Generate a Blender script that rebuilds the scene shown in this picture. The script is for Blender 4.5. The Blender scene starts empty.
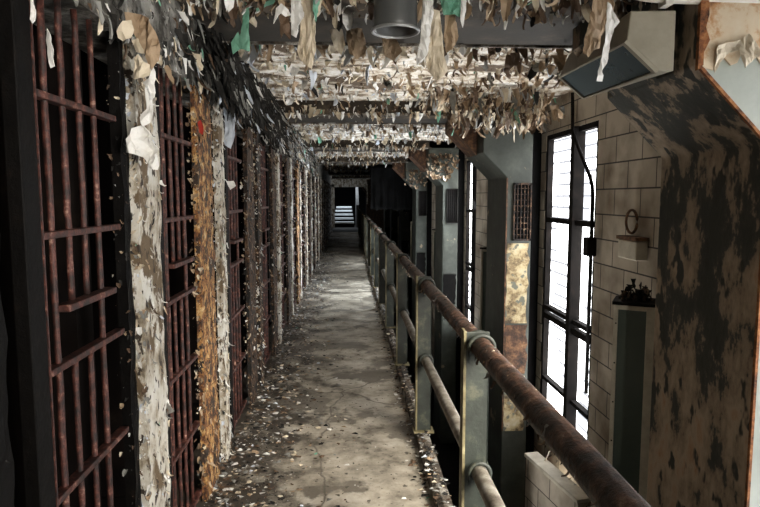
import bpy, bmesh, math, random
from mathutils import Vector, Matrix, noise
rnd = random.Random(11)
S = bpy.context.scene
COL = S.collection

# ------------------------------------------------ camera, world, light, exposure
FPX = 591.0
PITCH = math.radians(5.461); YAW = math.radians(3.085)
EYE = Vector((0, 0, 1.6))
camd = bpy.data.cameras.new('camera'); cam = bpy.data.objects.new('camera', camd); COL.objects.link(cam)
camd.sensor_width = 36; camd.lens = FPX / 760 * 36; camd.clip_start = 0.03; camd.clip_end = 200
cam.location = EYE; cam.rotation_euler = (math.pi / 2 - PITCH, 0, -YAW)
S.camera = cam
w = bpy.data.worlds.new('world'); S.world = w; w.use_nodes = True
w.node_tree.nodes['Background'].inputs[0].default_value = (0.6, 0.7, 0.8, 1)
w.node_tree.nodes['Background'].inputs[1].default_value = 0.35
S.view_settings.view_transform = 'Standard'; S.view_settings.look = 'None'
S.view_settings.exposure = 0.0; S.view_settings.gamma = 1.0
S.cycles.use_denoising = True
S.cycles.max_bounces = 8; S.cycles.diffuse_bounces = 4
WINDOW_LIGHT = 9.0

# fill light added above the far stairs to brighten the treads
def area(name, loc, size, sizey, power, rot, col=(1, 1, 1), spread=180):
    l = bpy.data.lights.new(name, 'AREA'); l.shape = 'RECTANGLE'; l.size = size; l.size_y = sizey
    l.energy = power; l.color = col; l.spread = math.radians(spread)
    o = bpy.data.objects.new(name, l); COL.objects.link(o); o.location = loc; o.rotation_euler = rot
    return o
area('stairwell_fill', (-0.1, 35.6, 3.6), 1.2, 2.6, 90, (0, 0, 0), (0.85, 0.93, 1.0), 110)
# daylight through window openings, angled onto the walkway
for (yy, pw, cc) in ((9.9, 120, (.85, .93, 1)), (14.1, 40, (.85, .93, 1))):
    area('window_daylight', (2.02, yy, 1.7), 1.1, 1.2, pw, (0, math.radians(62), 0), cc, 100)
def aimed(name, loc, target, sx, sy, power, col, spread):
    o = area(name, loc, sx, sy, power, (0, 0, 0), col, spread)
    o.rotation_euler = (Vector(target) - Vector(loc)).to_track_quat('-Z', 'Y').to_euler(); return o
aimed('near_floor_fill', (1.7, .9, 1.9), (.0, 3.2, 0), .8, 1.0, 22, (1, .93, .82), 50)  # fill light added inside the room to brighten the near floor
aimed('rear_window_daylight', (1.95, -2.2, 1.6), (-.3, 3.0, 1.7), 1.0, 1.6, 75, (1, .93, .83), 70)
aimed('void_uplight_fill', (1.75, 5.2, -1.6), (.3, 5.0, 2.6), .7, 1.4, 75, (1, .97, .92), 80)  # uplights added in the void to brighten the ceiling; no windows built there
aimed('void_uplight_fill', (1.75, 9.8, -1.6), (.3, 9.8, 2.6), .7, 1.4, 70, (.9, .95, 1), 80)
aimed('void_uplight_fill', (1.75, 14.1, -1.6), (.2, 14.4, 2.6), .7, 1.4, 70, (.9, .95, 1), 80)
aimed('far_ceiling_fill', (1.9, 29.5, .5), (-.2, 29, 2.0), 1.2, 1.2, 60, (.9, .95, 1), 150)  # fill light added to brighten the far ceiling; solid wall behind it

# ------------------------------------------------ helpers
def ray(x, y):
    F = Vector((math.sin(YAW) * math.cos(PITCH), math.cos(YAW) * math.cos(PITCH), -math.sin(PITCH)))
    R = Vector((math.cos(YAW), -math.sin(YAW), 0)); U = R.cross(F)
    return F + R * ((x - 380) / FPX) - U * ((y - 253.5) / FPX)
def atY(x, y, Y):
    r = ray(x, y); return EYE + r * (Y / r.y)
def atX(x, y, X):
    r = ray(x, y); return EYE + r * (X / r.x)

def tag(o, label=None, cat=None, group=None, kind=None):
    if label: o['label'] = label
    if cat: o['category'] = cat
    if group: o['group'] = group
    if kind: o['kind'] = kind
    return o
def empty(name, loc=(0, 0, 0), **k):
    o = bpy.data.objects.new(name, None); o.empty_display_size = .1; COL.objects.link(o); o.location = loc
    return tag(o, **k)
def copy_tree(o, parent=None):
    c = o.copy(); COL.objects.link(c)
    if parent: c.parent = parent
    for ch in [x for x in COL.objects if x.parent == o]:
        copy_tree(ch, c)
    return c
class MB:
    def __init__(s): s.v = []; s.f = []; s.m = []
    def add(s, vs, fs, m=0):
        b = len(s.v); s.v += [tuple(v) for v in vs]
        for f in fs: s.f.append(tuple(b + i for i in f)); s.m.append(m)
    def box(s, x0, x1, y0, y1, z0, z1, m=0):
        s.add([(x0, y0, z0), (x1, y0, z0), (x1, y1, z0), (x0, y1, z0), (x0, y0, z1), (x1, y0, z1), (x1, y1, z1), (x0, y1, z1)],
              [(0, 3, 2, 1), (4, 5, 6, 7), (0, 1, 5, 4), (1, 2, 6, 5), (2, 3, 7, 6), (3, 0, 4, 7)], m)
    def prism(s, poly, axis, a, b, m=0):     # poly in the other two axes
        n = len(poly)
        def P(p, t):
            return (t, p[0], p[1]) if axis == 'x' else ((p[0], t, p[1]) if axis == 'y' else (p[0], p[1], t))
        vs = [P(p, a) for p in poly] + [P(p, b) for p in poly]
        fs = [tuple(range(n)), tuple(range(2 * n - 1, n - 1, -1))] + [(i, (i + 1) % n + 0, (i + 1) % n + n, i + n)[::-1] for i in range(n)]
        s.add(vs, fs, m)
    def tube(s, pts, r, n=10, m=0, jit=0):
        pts = [Vector(p) for p in pts]; rings = []; gen = (pts[-1] - pts[0]).normalized()
        for i, p in enumerate(pts):
            t = (pts[min(i + 1, len(pts) - 1)] - pts[max(i - 1, 0)]).normalized()
            a = t.cross(Vector((0, 0, 1)) if abs(gen.z) < .7 else Vector((0.3, 1, 0)))
            a.normalize(); b = t.cross(a)
            rings.append([p + (a * math.cos(q) + b * math.sin(q)) * (r * (1 + jit * (rnd.random() - .5))) for q in [2 * math.pi * k / n for k in range(n)]])
        vs = [v for rg in rings for v in rg]; fs = []
        for i in range(len(pts) - 1):
            for k in range(n):
                fs.append((i * n + k, i * n + (k + 1) % n, (i + 1) * n + (k + 1) % n, (i + 1) * n + k))
        fs.append(tuple(range(n - 1, -1, -1))); fs.append(tuple((len(pts) - 1) * n + k for k in range(n)))
        s.add(vs, fs, m)
    def lathe(s, prof, c=(0, 0, 0), n=28, m=0):
        vs = []; fs = []
        for (r, z) in prof:
            for k in range(n):
                q = 2 * math.pi * k / n; vs.append((c[0] + r * math.cos(q), c[1] + r * math.sin(q), c[2] + z))
        for i in range(len(prof) - 1):
            for k in range(n): fs.append((i * n + k, i * n + (k + 1) % n, (i + 1) * n + (k + 1) % n, (i + 1) * n + k))
        s.add(vs, fs, m)
    def build(s, name, mat, parent=None, bevel=0, smooth=False, recalc=True, **k):
        me = bpy.data.meshes.new(name); me.from_pydata(s.v, [], s.f)
        for mm in (mat if isinstance(mat, (list, tuple)) else [mat]): me.materials.append(mm)
        me.polygons.foreach_set('material_index', s.m)
        if recalc:
            b = bmesh.new(); b.from_mesh(me); bmesh.ops.recalc_face_normals(b, faces=b.faces); b.to_mesh(me); b.free()
        if smooth: me.polygons.foreach_set('use_smooth', [True] * len(s.f))
        o = bpy.data.objects.new(name, me); COL.objects.link(o)
        if parent: o.parent = parent
        if bevel:
            md = o.modifiers.new('bevel', 'BEVEL'); md.width = bevel; md.segments = 2; md.limit_method = 'ANGLE'
        return tag(o, **k)

# ------------------------------------------------ materials
def mat(name, stops, scale=6, rough=.85, bump=.4, detail=8, stretch=(1, 1, 1), metallic=0, dist=.01, drip=None, drip_scale=1.5, speck=None, coat=0):
    m = bpy.data.materials.new(name); m.use_nodes = True
    nt = m.node_tree; N = nt.nodes; L = nt.links
    bs = N['Principled BSDF']
    g = N.new('ShaderNodeNewGeometry'); mp = N.new('ShaderNodeMapping'); L.new(g.outputs['Position'], mp.inputs[0])
    mp.inputs['Scale'].default_value = stretch
    n = N.new('ShaderNodeTexNoise'); n.inputs['Scale'].default_value = scale; n.inputs['Detail'].default_value = detail
    n.inputs['Roughness'].default_value = .68; L.new(mp.outputs[0], n.inputs['Vector'])
    r = N.new('ShaderNodeValToRGB'); L.new(n.outputs['Fac'], r.inputs[0])
    e = r.color_ramp.elements
    while len(e) < len(stops): e.new(.5)
    for i, (p, c) in enumerate(stops): e[i].position = p; e[i].color = (*c, 1)
    out = r.outputs[0]
    if drip:   # large worn patches of another colour
        n2 = N.new('ShaderNodeTexNoise'); n2.inputs['Scale'].default_value = drip_scale; n2.inputs['Detail'].default_value = 7; n2.inputs['Roughness'].default_value = .62
        L.new(mp.outputs[0], n2.inputs['Vector'])
        r2 = N.new('ShaderNodeValToRGB'); r2.color_ramp.elements[0].position = drip[1]; r2.color_ramp.elements[1].position = drip[1] + .03
        r2.color_ramp.elements[0].color = (0, 0, 0, 1); r2.color_ramp.elements[1].color = (1, 1, 1, 1)
        L.new(n2.outputs['Fac'], r2.inputs[0])
        mx = N.new('ShaderNodeMix'); mx.data_type = 'RGBA'; L.new(r2.outputs[0], mx.inputs['Factor']); L.new(out, mx.inputs['A']); mx.inputs['B'].default_value = (*drip[0], 1)
        out = mx.outputs['Result']
    if speck:
        n3 = N.new('ShaderNodeTexNoise'); n3.inputs['Scale'].default_value = speck[2]; n3.inputs['Detail'].default_value = 3
        L.new(mp.outputs[0], n3.inputs['Vector'])
        r3 = N.new('ShaderNodeValToRGB'); r3.color_ramp.elements[0].position = speck[1]; r3.color_ramp.elements[1].position = speck[1] + .04
        r3.color_ramp.elements[0].color = (0, 0, 0, 1); r3.color_ramp.elements[1].color = (1, 1, 1, 1)
        L.new(n3.outputs['Fac'], r3.inputs[0])
        mx = N.new('ShaderNodeMix'); mx.data_type = 'RGBA'; L.new(r3.outputs[0], mx.inputs['Factor']); L.new(out, mx.inputs['A']); mx.inputs['B'].default_value = (*speck[0], 1)
        out = mx.outputs['Result']
    L.new(out, bs.inputs['Base Color'])
    bs.inputs['Roughness'].default_value = rough; bs.inputs['Metallic'].default_value = metallic
    if max(max(c) for _, c in stops) < .06: bs.inputs['Specular IOR Level'].default_value = .12
    if bump:
        b = N.new('ShaderNodeBump'); b.inputs['Strength'].default_value = bump; b.inputs['Distance'].default_value = dist
        L.new(n.outputs['Fac'], b.inputs['Height']); L.new(b.outputs[0], bs.inputs['Normal'])
    return m

M = {}
M['gate'] = mat('rusted_red_steel', [(.38, (.010, .005, .004)), (.5, (.048, .014, .010)), (.6, (.115, .036, .025)), (.70, (.36, .22, .16))], 30, .6, .8, dist=.004)
M['dark'] = mat('sooty_paint_and_shade', [(.35, (.0012, .001, .001)), (.6, (.003, .0024, .002)), (.75, (.014, .009, .007))], 14, .6, .6)
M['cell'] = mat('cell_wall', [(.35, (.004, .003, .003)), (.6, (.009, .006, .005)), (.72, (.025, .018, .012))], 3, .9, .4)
M['rustcol'] = mat('gold_rust', [(.36, (.02, .01, .006)), (.46, (.16, .06, .02)), (.54, (.42, .22, .07)), (.62, (.60, .42, .2)), (.70, (.78, .68, .5))], 20, .75, 1, stretch=(1, 1, .8), dist=.012, drip=((.035, .02, .012), .545), drip_scale=14, speck=((.02, .012, .008), .58, 60))
M['darkcol'] = mat('brown_burnt_paint', [(.4, (.008, .006, .005)), (.5, (.035, .018, .010)), (.6, (.13, .07, .035)), (.68, (.45, .36, .25))], 24, .8, 1, stretch=(1, 1, .8), dist=.012, drip=((.006, .005, .004), .55), drip_scale=9)
M['lightcol'] = mat('pale_flaking_post', [(.33, (.035, .024, .016)), (.42, (.30, .25, .18)), (.52, (.58, .55, .48)), (.7, (.72, .72, .7))], 9, .7, 1, stretch=(1, 1, .6), dist=.012, drip=((.13, .09, .05), .54), drip_scale=8, speck=((.03, .02, .012), .6, 34))
M['floor'] = None
M['ceil'] = mat('peeling_ceiling', [(.36, (.05, .035, .022)), (.44, (.24, .18, .12)), (.5, (.55, .50, .42)), (.6, (.78, .77, .74))], 5, .85, 1, dist=.03, drip=((.10, .07, .045), .56), drip_scale=1.6)
M['beam'] = mat('grimy_beam', [(.35, (.014, .011, .008)), (.52, (.05, .038, .026)), (.66, (.13, .10, .07))], 3.5, .8, .7, dist=.02, drip=((.34, .26, .18), .62), drip_scale=5)
M['plate'] = mat('grey_beam_plate', [(.35, (.012, .010, .007)), (.55, (.024, .019, .013)), (.7, (.07, .05, .034))], 4, .7, .3)
M['pillar'] = mat('grey_green_paint', [(.3, (.03, .034, .028)), (.55, (.06, .068, .056)), (.7, (.10, .11, .09))], 3, .6, .3, drip=((.34, .27, .18), .66), drip_scale=3.2)
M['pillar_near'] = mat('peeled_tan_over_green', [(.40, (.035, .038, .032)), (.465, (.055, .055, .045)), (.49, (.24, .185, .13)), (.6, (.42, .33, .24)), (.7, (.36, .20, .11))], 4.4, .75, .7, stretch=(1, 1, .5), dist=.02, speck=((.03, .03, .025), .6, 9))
def falloff_by_height(m):      # light falloff painted in: more pale tan the lower down the pillar
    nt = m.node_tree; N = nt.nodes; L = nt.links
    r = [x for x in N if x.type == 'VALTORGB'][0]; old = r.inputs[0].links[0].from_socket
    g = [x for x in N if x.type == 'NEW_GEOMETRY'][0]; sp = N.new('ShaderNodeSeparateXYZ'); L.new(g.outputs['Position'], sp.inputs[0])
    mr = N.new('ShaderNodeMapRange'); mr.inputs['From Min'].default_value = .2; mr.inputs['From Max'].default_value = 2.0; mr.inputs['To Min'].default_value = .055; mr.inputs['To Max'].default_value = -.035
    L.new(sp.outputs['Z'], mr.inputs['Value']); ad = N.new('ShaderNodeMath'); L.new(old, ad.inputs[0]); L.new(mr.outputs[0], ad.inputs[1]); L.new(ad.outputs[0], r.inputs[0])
falloff_by_height(M['pillar_near'])
M['haunch_front'] = mat('pale_grey_green_enamel', [(.3, (.30, .33, .29)), (.6, (.42, .45, .40)), (.75, (.5, .5, .44))], 2.2, .5, .1, speck=((.6, .6, .5), .72, 30))
M['cream_rust'] = mat('cream_paint_rust', [(.36, (.14, .05, .02)), (.46, (.5, .26, .11)), (.54, (.68, .55, .38)), (.7, (.72, .63, .48))], 4.5, .7, .7, dist=.01)
M['yellow'] = mat('yellow_flaking', [(.38, (.07, .05, .025)), (.46, (.28, .20, .10)), (.52, (.5, .40, .22)), (.7, (.66, .60, .44))], 6, .7, .9, dist=.012, speck=((.16, .16, .12), .58, 9))
M['rustplate'] = mat('brown_rust', [(.35, (.02, .012, .008)), (.5, (.085, .04, .02)), (.65, (.22, .11, .05)), (.75, (.4, .28, .16))], 12, .8, 1, dist=.01)
M['pipe'] = mat('rusty_pipe', [(.38, (.010, .006, .004)), (.49, (.05, .025, .015)), (.59, (.12, .058, .034)), (.70, (.34, .25, .18))], 16, .5, 1, dist=.014)
M['midpipe'] = mat('grey_pipe', [(.33, (.05, .035, .025)), (.5, (.17, .15, .12)), (.7, (.34, .33, .29))], 14, .5, .8, dist=.005)
M['post'] = mat('grey_green_post', [(.3, (.011, .013, .010)), (.55, (.024, .030, .024)), (.72, (.09, .09, .06))], 9, .55, .4)
M['olive'] = mat('olive_edge', [(.3, (.07, .055, .025)), (.55, (.18, .155, .08)), (.72, (.4, .36, .22))], 14, .6, .4)
M['kerb'] = mat('kerb', [(.36, (.02, .016, .012)), (.5, (.10, .08, .06)), (.6, (.36, .34, .3)), (.72, (.6, .6, .56))], 9, .8, 1, dist=.02)
M['frame'] = mat('window_frame', [(.3, (.004, .004, .004)), (.6, (.012, .010, .009)), (.75, (.03, .02, .016))], 9, .95, .3)
M['cabwhite'] = mat('off_white_enamel', [(.3, (.40, .36, .28)), (.6, (.62, .58, .48)), (.75, (.68, .65, .56))], 6, .6, .2)
M['cabgreen'] = mat('dark_green_glass', [(.3, (.06, .08, .068)), (.7, (.09, .115, .096))], 2, .35, .0)
M['lamp'] = mat('dull_grey_enamel', [(.3, (.09, .095, .095)), (.7, (.15, .155, .155))], 5, .4, .1, metallic=.3)
M['rim'] = mat('pale_rim', [(.3, (.3, .31, .32)), (.7, (.45, .46, .47))], 5, .35, .1, metallic=.4)
M['fixglass'] = mat('blue_grey_glass', [(.3, (.045, .065, .075)), (.7, (.075, .10, .11))], 2, .25, 0)
M['fixbody'] = mat('beige_metal', [(.3, (.20, .18, .13)), (.6, (.32, .29, .22)), (.75, (.2, .13, .08))], 3, .6, .2)
M['tarp'] = mat('black_tarp', [(.3, (.002, .002, .002)), (.7, (.006, .006, .006))], 4, .95, .5)
M['pipewhite'] = mat('white_pipe', [(.3, (.30, .16, .07)), (.42, (.6, .56, .48)), (.7, (.75, .73, .68))], 5, .5, .2)
M['steps'] = mat('stair_stone', [(.3, (.5, .53, .55)), (.7, (.75, .78, .8))], 3, .7, .2)
M['orange'] = mat('orange_rust', [(.36, (.05, .018, .006)), (.5, (.26, .09, .025)), (.62, (.45, .2, .07)), (.74, (.6, .45, .3))], 16, .8, .8, dist=.006)
FL = [mat('paint_white', [(.3, (.62, .61, .58)), (.7, (.86, .86, .84))], 9, .7, .2),
      mat('paint_cream', [(.3, (.50, .42, .30)), (.7, (.76, .68, .54))], 9, .7, .2),
      mat('paint_tan', [(.3, (.25, .17, .10)), (.7, (.48, .36, .24))], 9, .7, .2),
      mat('paint_brown', [(.3, (.05, .03, .018)), (.7, (.16, .10, .06))], 9, .7, .2),
      mat('paint_mint', [(.3, (.10, .30, .20)), (.7, (.25, .5, .38))], 9, .7, .2),
      mat('paint_soot', [(.3, (.008, .008, .008)), (.7, (.045, .043, .04))], 9, .5, .3),
      mat('paint_grey', [(.3, (.13, .13, .12)), (.7, (.33, .33, .31))], 9, .7, .2),
      mat('paint_red', [(.3, (.35, .02, .01)), (.7, (.55, .05, .03))], 9, .7, .2),
      mat('paint_bluish', [(.3, (.45, .5, .58)), (.7, (.68, .73, .8))], 9, .7, .2)]

def floor_mat():
    m = mat('walkway_concrete', [(.36, (.09, .078, .06)), (.46, (.28, .25, .20)), (.55, (.42, .38, .31)), (.7, (.60, .57, .50))], 3.1, .5, .5, detail=10, dist=.012,
            drip=((.17, .15, .12), .55), drip_scale=1.5, speck=((.09, .078, .06), .64, 24))
    nt = m.node_tree; N = nt.nodes; L = nt.links; bs = N['Principled BSDF']
    # cracks with a shape of their own, and a varied sheen
    g = [x for x in N if x.type == 'NEW_GEOMETRY'][0]
    old = bs.inputs['Base Color'].links[0].from_socket
    nz = N.new('ShaderNodeTexNoise'); nz.inputs['Scale'].default_value = 1.8; nz.inputs['Detail'].default_value = 5; L.new(g.outputs['Position'], nz.inputs['Vector'])
    add = N.new('ShaderNodeMixRGB'); add.blend_type = 'ADD'; add.inputs[0].default_value = .35; L.new(g.outputs['Position'], add.inputs[1]); L.new(nz.outputs['Color'], add.inputs[2])
    vo = N.new('ShaderNodeTexVoronoi'); vo.feature = 'DISTANCE_TO_EDGE'; vo.inputs['Scale'].default_value = .62; L.new(add.outputs[0], vo.inputs['Vector'])
    rr = N.new('ShaderNodeValToRGB'); rr.color_ramp.elements[0].position = .001; rr.color_ramp.elements[1].position = .006
    L.new(vo.outputs['Distance'], rr.inputs[0])
    mx = N.new('ShaderNodeMix'); mx.data_type = 'RGBA'; L.new(rr.outputs[0], mx.inputs['Factor']); mx.inputs['A'].default_value = (.12, .105, .085, 1); L.new(old, mx.inputs['B'])
    # shading on the cell side painted in with dirt colour, ragged outline
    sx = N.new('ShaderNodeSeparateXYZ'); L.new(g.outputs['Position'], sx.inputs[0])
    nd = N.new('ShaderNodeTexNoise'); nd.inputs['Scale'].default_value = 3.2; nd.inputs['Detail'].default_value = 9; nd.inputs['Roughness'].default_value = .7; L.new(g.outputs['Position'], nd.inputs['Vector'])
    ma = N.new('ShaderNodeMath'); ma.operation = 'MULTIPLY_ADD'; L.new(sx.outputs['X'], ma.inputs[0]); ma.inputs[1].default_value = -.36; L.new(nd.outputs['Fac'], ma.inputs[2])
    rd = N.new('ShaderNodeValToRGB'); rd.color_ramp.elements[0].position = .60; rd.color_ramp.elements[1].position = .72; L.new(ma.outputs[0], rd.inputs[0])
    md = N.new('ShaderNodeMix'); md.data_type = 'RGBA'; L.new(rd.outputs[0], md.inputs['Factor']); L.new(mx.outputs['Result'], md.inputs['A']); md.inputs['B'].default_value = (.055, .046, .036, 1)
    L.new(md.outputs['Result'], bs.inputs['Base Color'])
    n4 = N.new('ShaderNodeTexNoise'); n4.inputs['Scale'].default_value = 1.3; n4.inputs['Detail'].default_value = 6; L.new(g.outputs['Position'], n4.inputs['Vector'])
    mr = N.new('ShaderNodeMapRange'); mr.inputs['From Min'].default_value = .4; mr.inputs['From Max'].default_value = .62; mr.inputs['To Min'].default_value = .3; mr.inputs['To Max'].default_value = .75
    L.new(n4.outputs['Fac'], mr.inputs['Value']); L.new(mr.outputs[0], bs.inputs['Roughness'])
    return m
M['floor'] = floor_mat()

def tile_mat():
    m = bpy.data.materials.new('glazed_block'); m.use_nodes = True; nt = m.node_tree; N = nt.nodes; L = nt.links; bs = N['Principled BSDF']
    g = N.new('ShaderNodeNewGeometry'); sp = N.new('ShaderNodeSeparateXYZ'); cb = N.new('ShaderNodeCombineXYZ')
    L.new(g.outputs['Position'], sp.inputs[0]); L.new(sp.outputs['Y'], cb.inputs['X']); L.new(sp.outputs['Z'], cb.inputs['Y'])
    b = N.new('ShaderNodeTexBrick'); L.new(cb.outputs[0], b.inputs['Vector'])
    b.inputs['Scale'].default_value = 1; b.inputs['Brick Width'].default_value = .42; b.inputs['Row Height'].default_value = .208; b.inputs['Mortar Size'].default_value = .006
    b.inputs['Color1'].default_value = (.47, .41, .33, 1); b.inputs['Color2'].default_value = (.53, .47, .38, 1); b.inputs['Mortar'].default_value = (.035, .03, .025, 1)
    n = N.new('ShaderNodeTexNoise'); n.inputs['Scale'].default_value = 3; n.inputs['Detail'].default_value = 8; L.new(g.outputs['Position'], n.inputs['Vector'])
    r = N.new('ShaderNodeValToRGB'); r.color_ramp.elements[0].position = .3; r.color_ramp.elements[1].position = .6; r.color_ramp.elements[0].color = (.35, .3, .25, 1)
    L.new(n.outputs['Fac'], r.inputs[0])
    mx = N.new('ShaderNodeMixRGB'); mx.blend_type = 'MULTIPLY'; mx.inputs[0].default_value = 1; L.new(b.outputs['Color'], mx.inputs[1]); L.new(r.outputs[0], mx.inputs[2])
    L.new(mx.outputs[0], bs.inputs['Base Color']); bs.inputs['Roughness'].default_value = .6
    return m
M['tile'] = tile_mat()

def pane_mat(strength):   # frosted wired glass lit by the day outside
    m = bpy.data.materials.new('daylit_wired_glass'); m.use_nodes = True; nt = m.node_tree; N = nt.nodes; L = nt.links; bs = N['Principled BSDF']
    g = N.new('ShaderNodeNewGeometry'); sp = N.new('ShaderNodeSeparateXYZ'); cb = N.new('ShaderNodeCombineXYZ')
    L.new(g.outputs['Position'], sp.inputs[0]); L.new(sp.outputs['Y'], cb.inputs['X']); L.new(sp.outputs['Z'], cb.inputs['Y'])
    b = N.new('ShaderNodeTexBrick'); L.new(cb.outputs[0], b.inputs['Vector']); b.offset = 0
    b.inputs['Scale'].default_value = 1; b.inputs['Brick Width'].default_value = .17; b.inputs['Row Height'].default_value = .115; b.inputs['Mortar Size'].default_value = .035; b.inputs['Mortar Smooth'].default_value = .9
    b.inputs['Color1'].default_value = (1, 1, 1, 1); b.inputs['Color2'].default_value = (1, 1, 1, 1); b.inputs['Mortar'].default_value = (.055, .058, .065, 1)
    n = N.new('ShaderNodeTexNoise'); n.inputs['Scale'].default_value = 1.6; n.inputs['Detail'].default_value = 2; L.new(g.outputs['Position'], n.inputs['Vector'])
    r = N.new('ShaderNodeValToRGB'); r.color_ramp.elements[0].position = .40; r.color_ramp.elements[1].position = .47; L.new(n.outputs['Fac'], r.inputs[0])
    mx = N.new('ShaderNodeMix'); mx.data_type = 'RGBA'; L.new(r.outputs[0], mx.inputs['Factor']); mx.inputs['A'].default_value = (1, 1, 1, 1); L.new(b.outputs['Color'], mx.inputs['B'])
    L.new(mx.outputs['Result'], bs.inputs['Emission Color']); bs.inputs['Emission Strength'].default_value = strength
    bs.inputs['Base Color'].default_value = (.5, .5, .5, 1)
    return m
M['pane'] = pane_mat(WINDOW_LIGHT)

# ------------------------------------------------ flakes of paint
def flake(mb, p, L, W, m, start='down', out=None, curl=None):
    """a torn, curling strip: leaves its surface at p and droops"""
    a = rnd.uniform(0, 2 * math.pi)
    if out is None: out = Vector((math.cos(a), math.sin(a), 0))
    side = Vector((-out.y, out.x, 0))
    if curl is None: curl = rnd.uniform(-1.3, 2.2)
    ang = rnd.uniform(0, .9) if start == 'flat' else rnd.uniform(1.1, 1.5)
    q = Vector(p); n = 4; rows = []
    skew = rnd.uniform(-.4, .4)
    for i in range(n + 1):
        t = i / n
        ww = W * (1 - .45 * t) * rnd.uniform(.6, 1.15) * .5
        if i == n: ww *= rnd.uniform(.1, .7)
        c = q + side * (skew * L * t)
        bow = (out * -math.sin(ang) + Vector((0, 0, -math.cos(ang)))) * (W * .18)
        rows.append([c - side * ww, c + bow * rnd.uniform(.4, 1.2), c + side * ww * rnd.uniform(.7, 1.1)])
        q = q + (out * math.cos(ang) + Vector((0, 0, -math.sin(ang)))) * (L / n)
        ang += (curl + (1.3 if start == 'flat' and t < .5 else 0)) / n
    vs = [v for r in rows for v in r]; fs = []
    for i in range(n):
        for k in range(2): fs.append((3 * i + k, 3 * i + k + 1, 3 * i + k + 4, 3 * i + k + 3))
    mb.add(vs, fs, m)
def pick(ws):
    t = rnd.uniform(0, sum(ws)); s = 0
    for i, v in enumerate(ws):
        s += v
        if t <= s: return i
    return 0

def sheet(name, outline, Y, mats, label, cat='paint curl', bulge=.03, group=None, lean=0, thick=.003):
    """a torn sheet of paint with real thickness and folds, hanging at depth Y"""
    pts = [atY(x, y, Y) for x, y in outline]
    base = pts[0].copy(); top = max(p.z for p in pts)
    bm = bmesh.new(); vs = [bm.verts.new((p.x - base.x, 0, p.z - base.z)) for p in pts]
    bm.faces.new(vs); bmesh.ops.triangulate(bm, faces=bm.faces[:])
    for _ in range(3):
        lim = .022
        es = [e for e in bm.edges if e.calc_length() > lim]
        if not es: break
        bmesh.ops.subdivide_edges(bm, edges=es, cuts=1)
        bmesh.ops.triangulate(bm, faces=bm.faces[:])
    sd = Vector((rnd.uniform(0, 9), rnd.uniform(0, 9), 0))
    for v in bm.verts:
        q = Vector((v.co.x * 14, v.co.z * 5, 0)) + sd
        v.co.y = (noise.noise(q) + .9 * abs(noise.noise(q * 2.3 + Vector((0, v.co.z * 9, 5)))) ) * bulge + lean * (top - base.z - v.co.z)
        e = noise.noise_vector(v.co * 60 + sd) * .003; v.co.x += e.x; v.co.z += e.z
    me = bpy.data.meshes.new(name); bm.to_mesh(me); bm.free(); me.materials.append(mats)
    o = bpy.data.objects.new(name, me); COL.objects.link(o); o.location = base
    s = o.modifiers.new('thickness', 'SOLIDIFY'); s.thickness = thick
    return tag(o, label=label, cat=cat, group=group)

# ------------------------------------------------ the shell
ZC = 2.60; ZB = 2.46; XW = 2.12; YB = -4.0; YE = 33.0
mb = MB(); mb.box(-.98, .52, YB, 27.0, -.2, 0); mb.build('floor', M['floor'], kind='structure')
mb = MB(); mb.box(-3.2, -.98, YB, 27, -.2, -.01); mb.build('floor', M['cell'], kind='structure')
mb = MB(); mb.box(-1.5, 1.2, 27.0, 36, -.34, -.12); mb.build('floor', M['dark'], kind='structure')  # black material puts the shade of the far floor into its colour
mb = MB(); mb.box(.52, 2.4, YB, YE, -3.2, -3.0); mb.build('floor', M['dark'], kind='structure')
mb = MB(); mb.box(-3.2, 2.4, YB, YE, ZC, ZC + .2); mb.build('ceiling', M['ceil'], kind='structure')
mb = MB(); mb.box(-3.3, 2.5, YB - .2, YB, -3.2, 2.8); mb.build('wall_back', M['cell'], kind='structure')
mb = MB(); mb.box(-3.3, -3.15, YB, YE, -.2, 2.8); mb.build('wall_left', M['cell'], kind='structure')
mb = MB(); mb.box(.3, .45, YB, YE, -3.0, -.2); mb.build('wall_tier', M['dark'], kind='structure')
# end wall with the doorway through it
mb = MB(); mb.box(-3.2, -.92, YE, YE + .3, -.4, 2.8); mb.box(1.02, 2.5, YE, YE + .3, -3.2, 2.8); mb.box(-.92, 1.02, YE, YE + .3, 2.2, 2.8)
mb.prism([(.62, 2.3), (1.02, 2.3), (1.02, 1.75)], 'y', YE, YE + .3)
mb.build('wall_end', M['darkcol'], kind='structure')
mb = MB(); mb.box(-2, 1.2, 39.5, 39.7, -.4, 4); mb.box(-1.5, -1.3, YE + .3, 39.5, -.4, 4); mb.box(1.15, 1.3, YE + .3, 39.5, -.4, 4)
mb.build('wall_stairwell', M['dark'], kind='structure')
# header above the cell fronts
mb = MB(); mb.box(-1.0, -.76, YB, 27, 2.15, ZC); mb.build('wall_header', mat('sooty_grey_header', [(.38, (.015, .013, .011)), (.47, (.07, .065, .055)), (.55, (.22, .21, .19)), (.68, (.5, .49, .45))], 5, .8, 1, dist=.02), kind='structure')
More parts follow.
